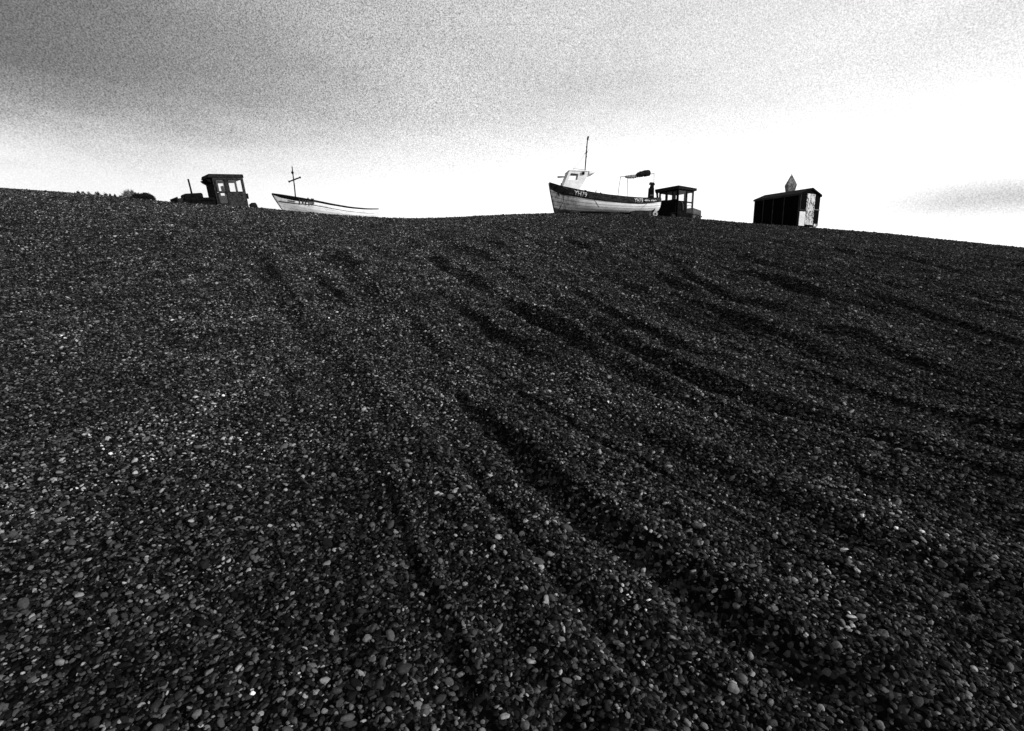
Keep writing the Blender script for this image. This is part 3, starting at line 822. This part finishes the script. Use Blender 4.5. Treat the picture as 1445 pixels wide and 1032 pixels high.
MB().box((-.24, -1.15, .02), (1.35, -.10, .47)).build('chassis', M['black_steel'], dozer, bevel=.03)
MB().prism([(1.30, .12), (1.66, .12), (1.66, .40), (1.58, .46), (1.30, .50)], -1.0, -.22).build('nose', M['dark_steel'], dozer, bevel=.03)
MB().prism([(1.66, -.15), (1.76, -.13), (1.73, .2), (1.76, .50), (1.69, .52), (1.67, .2)], -1.3, .05).build('blade', M['dark_steel'], dozer, bevel=.008)
ex = MB().tube([(.85, -.34, .70), (.85, -.34, 1.0), (.86, -.34, 1.46)], [.05, .045, .045], 10).build('exhaust_pipe', M['black_steel'], hood)
MB().tube([(.862, -.34, 1.44), (.862, -.34, 1.49)], .045, 10).build('exhaust_flap', M['dark_steel'], ex)
cr_track(dozer, -1.95, 1.50, -.30, -.04, .08, .24); cr_track(dozer, -1.95, 1.50, -1.22, -.95, .08, .24)

# ================================================================ tractor behind the boat
TH2 = math.radians(58)
trac = empty('beach_tractor', (9.7046, 31.2, 4.849), math.atan2(math.sin(TH2), -math.cos(TH2)))
tag(trac, 'dark tractor with open-sided glazed cab parked behind the stern of the YH79 boat', 'tractor')
# local: +x runs left and away, -y runs right
tc_ = MB().panel(lambda x, z: (x, 0, z), (0.02, -.1, 1.42, 1.70), [(.93, 1.20, 1.36, 1.65), (.42, 1.17, .84, 1.65), (.08, 1.16, .35, 1.62)]).build('cab', M['black_steel'], trac, solid=.06)
MB().panel(lambda y, z: (-.005, y, z), (-1.36, .1, -.0, 1.70), [(-.66, 1.07, -.05, 1.66), (-1.30, .42, -.74, 1.60)]).build('side_frame', M['black_steel'], tc_, solid=.06)
MB().panel(lambda y, z: (1.40, y, z), (-1.33, .1, -.032, 1.70), [(-1.24, 1.1, -.7, 1.62), (-.64, 1.1, -.1, 1.62)]).build('side_frame', M['black_steel'], tc_, solid=.05)
MB().panel(lambda x, z: (x, -1.34, z), (0.03, .1, 1.37, 1.70), [(.08, .48, .60, 1.62), (.68, 1.1, 1.32, 1.62)]).build('side_frame', M['dark_steel'], tc_, solid=.05)
dr = MB().panel(lambda y, z: (-.045, y, z), (-1.32, .40, -.72, 1.62), [(-1.27, 1.06, -.77, 1.57), (-1.27, .84, -.77, .98), (-1.25, .47, -.79, .82)]).build('door', M['worn_panel'], tc_, solid=.03)
MB().box((-.048, -1.27, .47), (-.043, -.77, 1.57)).build('window', M['glass'], dr)
MB().box((-.02, -.66, 1.07), (-.014, -.05, 1.66)).build('window', M['glass'], tc_)
for x0_, x1_ in ((.93, 1.36), (.42, .84), (.09, .34)): MB().box((x0_, -.003, 1.17), (x1_, .003, 1.65)).build('window', M['glass'], tc_)
MB().hexa([(-.12, -1.50, 1.705), (1.66, -1.45, 1.705), (1.66, .12, 1.705), (-.10, .10, 1.705), (-.12, -1.52, 1.86), (1.70, -1.5, 1.90), (1.70, .14, 1.90), (-.12, .12, 1.90)]).build('roof', M['roof_paint'], tc_, bevel=.03)
MB().hexa([(.03, .032, 1.66), (1.62, .032, 1.66), (1.62, .11, 1.68), (.03, .11, 1.68), (.03, .032, 1.70), (1.64, .032, 1.70), (1.64, .12, 1.70), (.03, .12, 1.70)]).build('sun_visor', M['black_steel'], tc_, bevel=.01)
MB().tube([(1.55, .05, .95), (1.50, .05, 1.3), (1.56, .05, 1.68)], [.09, .05, .07], 8).build('cab_post', M['black_steel'], tc_)
MB().prism([(0.05, -.05), (2.1, -.05), (2.1, .9), (1.9, 1.0), (1.44, 1.06), (1.1, 1.10), (.05, 1.13)], .034, .10).build('engine_cover', M['black_steel'], trac, bevel=.05)
MB().box((2.0, .1, 1.0), (2.25, .3, 1.12)).build('winch_bracket', M['black_steel'], trac, bevel=.02)
MB().tube([(1.92, .2, 1.1), (1.96, .2, 1.55), (1.98, .2, 1.78)], [.05, .04, .045], 8).build('exhaust_pipe', M['dark_steel'], trac)
MB().tube([(-.06, -.30, .98), (-.10, -.34, .92), (-.10, -.40, .62), (-.06, -.42, .52)], .024, 7).build('grab_handle', M['rust_box'], trac)
hd = MB().hexa([(.02, -2.22, .0), (.95, -2.22, .0), (.95, -1.37, .0), (.02, -1.37, .0), (.0, -2.17, .64), (.92, -2.17, .60), (.92, -1.37, .76), (.0, -1.37, .76)]).build('ballast_box', M['rust_box'], trac, bevel=.02)
MB().box((.1, -2.30, .05), (.85, -2.225, .58)).build('end_plate', M['black_steel'], hd, bevel=.01)
MB().box((.05, -2.27, .25), (.3, -2.33, .33)).build('hitch', M['black_steel'], hd)
MB().box((.05, -1.3, -.1), (1.35, -.04, .40)).build('chassis', M['black_steel'], trac)
def track_y(parent, xo, w):
    """a track that runs along local y"""
    e = []
    mb = MB(); path = []
    r = .26
    for k in range(13):
        a_ = -math.pi / 2 + math.pi * k / 12; path.append((-.05 + r * math.cos(a_) + .35, .2 + r * math.sin(a_)))
    for k in range(13):
        a_ = math.pi / 2 + math.pi * k / 12; path.append((-1.85 + r * math.cos(a_), .2 + r * math.sin(a_)))
    A = [mb.bm.verts.new((xo, y, z - .1)) for y, z in path]; B = [mb.bm.verts.new((xo + w, y, z - .1)) for y, z in path]
    for i in range(len(path)): mb.bm.faces.new((A[i], A[(i + 1) % len(path)], B[(i + 1) % len(path)], B[i]))
    t_ = mb.build('track', M['black_steel'], parent, solid=.04)
    for y in (.28, -.6, -1.8):
        MB().tube([(xo + .02, y, .1), (xo + w - .02, y, .1)], .2, 16).build('wheel', M['dark_steel'], t_)
track_y(trac, -.02, .28); track_y(trac, 1.15, .28)

# ================================================================ shed
TS = math.radians(62.6)
FLOOR = 4.336
shed = empty('shed', (15.860, 29.3, FLOOR), math.atan2(math.sin(TS), -math.cos(TS)))
tag(shed, 'black boarded shed with peeling white door on the right of the bank', 'shed')
LS, WS, HE, HR = 2.87, 1.74, 1.70, 2.00
MB().panel(lambda x, z: (x, 0, z), (0, 0, LS, HE), []).build('side_wall', M['tarred_board'], shed, solid=.05)
MB().panel(lambda x, z: (x, -WS, z), (0, 0, LS, HE), []).build('side_wall', M['tarred_board'], shed, solid=.05)
mb = MB()
for k in range(1, 12):
    x = LS * k / 12; mb.box((x - .008, .026, .02), (x + .008, .034, HE - .05))
mb.build('board_joints', M['tarred_board'], shed)
for x in (.035, .93, 1.62, 2.25, LS - .03):
    MB().box((x - .025, .027, .0), (x + .025, .05, HE - .06)).build('batten', M['board_edge'], shed)
def gable(x, th_, m, nm):
    mb = MB(); a_ = []
    for xx in (x, x + th_):
        a_.append([mb.bm.verts.new(p) for p in ((xx, -.027, 0), (xx, -.027, HE - .02), (xx, -WS / 2, HR - .03), (xx, -WS + .027, HE - .02), (xx, -WS + .027, 0))])
    mb.bm.faces.new(a_[0]); mb.bm.faces.new(a_[1][::-1])
    for i in range(5): mb.bm.faces.new((a_[0][i], a_[1][i], a_[1][(i + 1) % 5], a_[0][(i + 1) % 5]))
    return mb.build(nm, m, shed)
gable(-.02, .05, M['tarred_board'], 'gable_wall'); gable(LS - .03, .05, M['tarred_board'], 'gable_wall')
for s_ in (0, 1):
    ye, yr = (.055, -WS / 2) if s_ == 0 else (-WS - .015, -WS / 2)
    ze = HE - .015
    rf = MB().hexa([(-.065, ye, ze), (LS + .035, ye, ze), (LS + .035, yr, HR + .0), (-.065, yr, HR + .0), (-.065, ye, ze + .035), (LS + .035, ye, ze + .035), (LS + .035, yr, HR + .045), (-.065, yr, HR + .045)]).build('roof', M['roof_felt'], shed)
    MB().box((-.09, ye - .012, ze - .08), (LS + .07, ye + .012, ze + .03)).build('fascia', M['board_edge'], rf)
    MB().hexa([(-.098, ye, ze - .05), (-.068, ye, ze - .05), (-.068, yr, HR - .05), (-.098, yr, HR - .05), (-.098, ye, ze + .04), (-.068, ye, ze + .04), (-.068, yr, HR + .05), (-.098, yr, HR + .05)]).build('bargeboard', M['tarred_board'], rf)
door = MB().box((-.055, -1.22, .06), (-.022, -.50, 1.72)).build('door', M['peeling_white'], shed, bevel=.006)
MB().box((-.066, -1.20, .78), (-.056, -.52, .86)).build('door_ledge', M['peeling_white'], door)
MB().box((-.066, -1.20, .14), (-.056, -.52, .22)).build('door_ledge', M['peeling_white'], door)
MB().hexa([(-.066, -1.18, .22), (-.056, -1.18, .22), (-.056, -1.08, .22), (-.066, -1.08, .22), (-.066, -.64, .78), (-.056, -.64, .78), (-.056, -.54, .78), (-.066, -.54, .78)]).build('door_brace', M['peeling_white'], door)
MB().box((-.075, -1.16, .95), (-.056, -1.12, 1.05)).build('handle', M['black_steel'], door)
MB().box((-.058, -.46, -.02), (-.030, .03, .74)).build('white_panel', M['white_sheet'], shed, bevel=.005)
MB().box((-.06, -1.70, .0), (-.03, -1.27, .13)).build('white_panel', M['peeling_white'], shed, bevel=.005)
MB().box((-.05, -.49, .80), (-.022, .04, .84)).build('batten', M['board_edge'], shed)
MB().box((-.05, -1.76, .88), (-.022, -1.24, .92)).build('batten', M['pale_pole'], shed)
MB().box((-.05, .0, .85), (-.022, .04, 1.62)).build('corner_strip', M['board_edge'], shed)
for y in (-.12, -.87, -1.62):
    MB().box((.02, y - .06, -.32), (LS - .02, y + .06, -.027)).build('bearer', M['timber'], shed)
# daymark behind the shed
DY = 34.5
dm = empty('daymark', (17.97, DY, 0))
put(dm, 17.97, DY, -.05)
gz = dm.location.z
c0 = Vector((0, 0, 0))
zt, zm, zb = 8.03 - gz, 7.33 - gz, 6.60 - gz
mb = MB()
nb_ = 15
ringz = []
def ring(z, r, rot=.65):
    return [mb.bm.verts.new((r * math.cos(rot + k * math.pi / 2), r * math.sin(rot + k * math.pi / 2), z)) for k in range(4)]
R_ = .40
def rad(z): return max(.012, R_ * (zt - z) / (zt - zm)) if z > zm else R_ * (.58 + .42 * (z - zb) / (zm - zb))
zs_ = np.linspace(zb, zt, 17)
for z0, z1 in zip(zs_, zs_[1:]):
    a_ = ring(z0, rad(z0)); b_ = ring(z1 - .012, rad(z1) - .010)
    for k in range(4): mb.bm.faces.new((a_[k], a_[(k + 1) % 4], b_[(k + 1) % 4], b_[k]))
    mb.bm.faces.new(b_)
    mb.bm.faces.new(a_[::-1])
mb.build('topmark', M['wicker'], dm)
MB().tube([(0, 0, -.3), (0, 0, zb + .02)], .06, 10).build('post', M['timber'], dm)
tag(dm, 'grey slatted diamond-shaped mark on a post behind the black shed roof', 'beacon')

# ================================================================ small dark rock beside the left tractor
def lump(name, r, m, seed, squash=(1, 1, .7)):
    bm_ = bmesh.new(); bmesh.ops.create_icosphere(bm_, subdivisions=3, radius=1)
    rr = random.Random(seed); off = [rr.uniform(0, 50) for _ in range(3)]
    from mathutils import noise as mn
    for v in bm_.verts:
        k = 1 + .30 * mn.noise(v.co * 1.3 + Vector(off)) + .12 * mn.noise(v.co * 3.4 + Vector(off))
        v.co = Vector((v.co.x * r * squash[0], v.co.y * r * squash[1], v.co.z * r * squash[2])) * k
    mb = MB(); mb.bm.free(); mb.bm = bm_
    return mb.build(name, m, None, smooth=True)
o = lump('rock', .24, M['rock'], 3, (1.0, .9, .8)); put(o, -15.05, 30.95, .13); tag(o, 'black rounded rock at the rear of the tilted crawler tractor', 'rock')

# ================================================================ plants on the crest, far left
def leaf_cloud(name, m, rx, ry, rz_, nleaf, size, seed, hollow=.4, tall=1.0, up=.3):
    rr = random.Random(seed); mb = MB()
    for k in range(nleaf):
        while True:
            p = Vector((rr.uniform(-1, 1), rr.uniform(-1, 1), rr.uniform(-.15, 1)))
            if hollow < p.length < 1.0 + .12 * math.sin(p.x * 7 + seed) : break
        c = Vector((p.x * rx, p.y * ry, p.z * rz_))
        d = Vector((rr.gauss(0, 1), rr.gauss(0, 1), rr.gauss(up, 1))).normalized(); e = d.orthogonal().normalized()
        e = (Matrix.Rotation(rr.uniform(0, 6.28), 3, d) @ e)
        s_ = size * rr.uniform(.6, 1.3)
        q = [c - e * s_ * .3, c + d * s_ * .5 - e * s_ * .05, c + d * s_ * tall, c + d * s_ * .5 + e * s_ * .3]
        mb.bm.faces.new([mb.bm.verts.new(v) for v in q])
    return mb.build(name, m, None)
def shrub(name, x, y, rx, ry, rz_, n, size, seed, m, label, cat, group=None, tall=1.0):
    root = empty(name, (0, 0, 0)); put(root, x, y, -.02)
    f = leaf_cloud('foliage', m, rx, ry, rz_, n, size, seed, .35, tall); f.parent = root
    rr = random.Random(seed + 1); mb = MB()
    for k in range(7):
        a_ = rr.uniform(0, 6.28); mb.tube([(0, 0, -.05), (math.cos(a_) * rx * .4, math.sin(a_) * ry * .4, rz_ * .45), (math.cos(a_) * rx * .7, math.sin(a_) * ry * .7, rz_ * .8)], [.012, .008, .003], 5)
    mb.build('stems', M['timber'], root)
    return tag(root, label, cat, group)
shrub('bush', -21.0, 30.4, .66, .5, .40, 6500, .09, 5, M['leaf_dark'], 'dense low black bush on the skyline left of the tractor', 'bush')
shrub('dry_grass_tuft', -21.76, 30.4, .30, .30, .46, 1500, .10, 6, M['leaf_grey'], 'pale feathery dry tuft beside the left end of the low black bush', 'plant', None, 2.2)
TUFTS = [(110.8, .17, .10, 'small dark flat tuft on the skyline, leftmost of the row of tufts'),
         (117.5, .18, .10, 'small dark tuft second from the left in the row on the skyline'),
         (125.6, .16, .13, 'small greyish thin tuft third from the left in the row on the skyline'),
         (137.8, .26, .17, 'largest and tallest dark tuft in the row on the far left skyline'),
         (149.5, .17, .11, 'small peaked dark tuft just right of the largest tuft in the row'),
         (155.3, .07, .10, 'tiniest narrow tuft standing in the middle of the gap in the row'),
         (162.0, .12, .09, 'small dark tuft third from the right end, next to the widest flat one'),
         (171.0, .27, .09, 'wide flat dark tuft at the right end of the row, nearest the pale tuft')]
for k, (px, w, h, lb) in enumerate(TUFTS):
    r_ = ray(px, 276); Y = 30.4
    shrub('skyline_tuft', r_[0] / r_[1] * Y, Y, w * .5, w * .5, h + .10, 200 if k == 2 else 420, .07, 20 + k, M['leaf_grey'] if k == 2 else M['leaf_dark'], lb, 'plant', 'low tufts along the far left skyline')
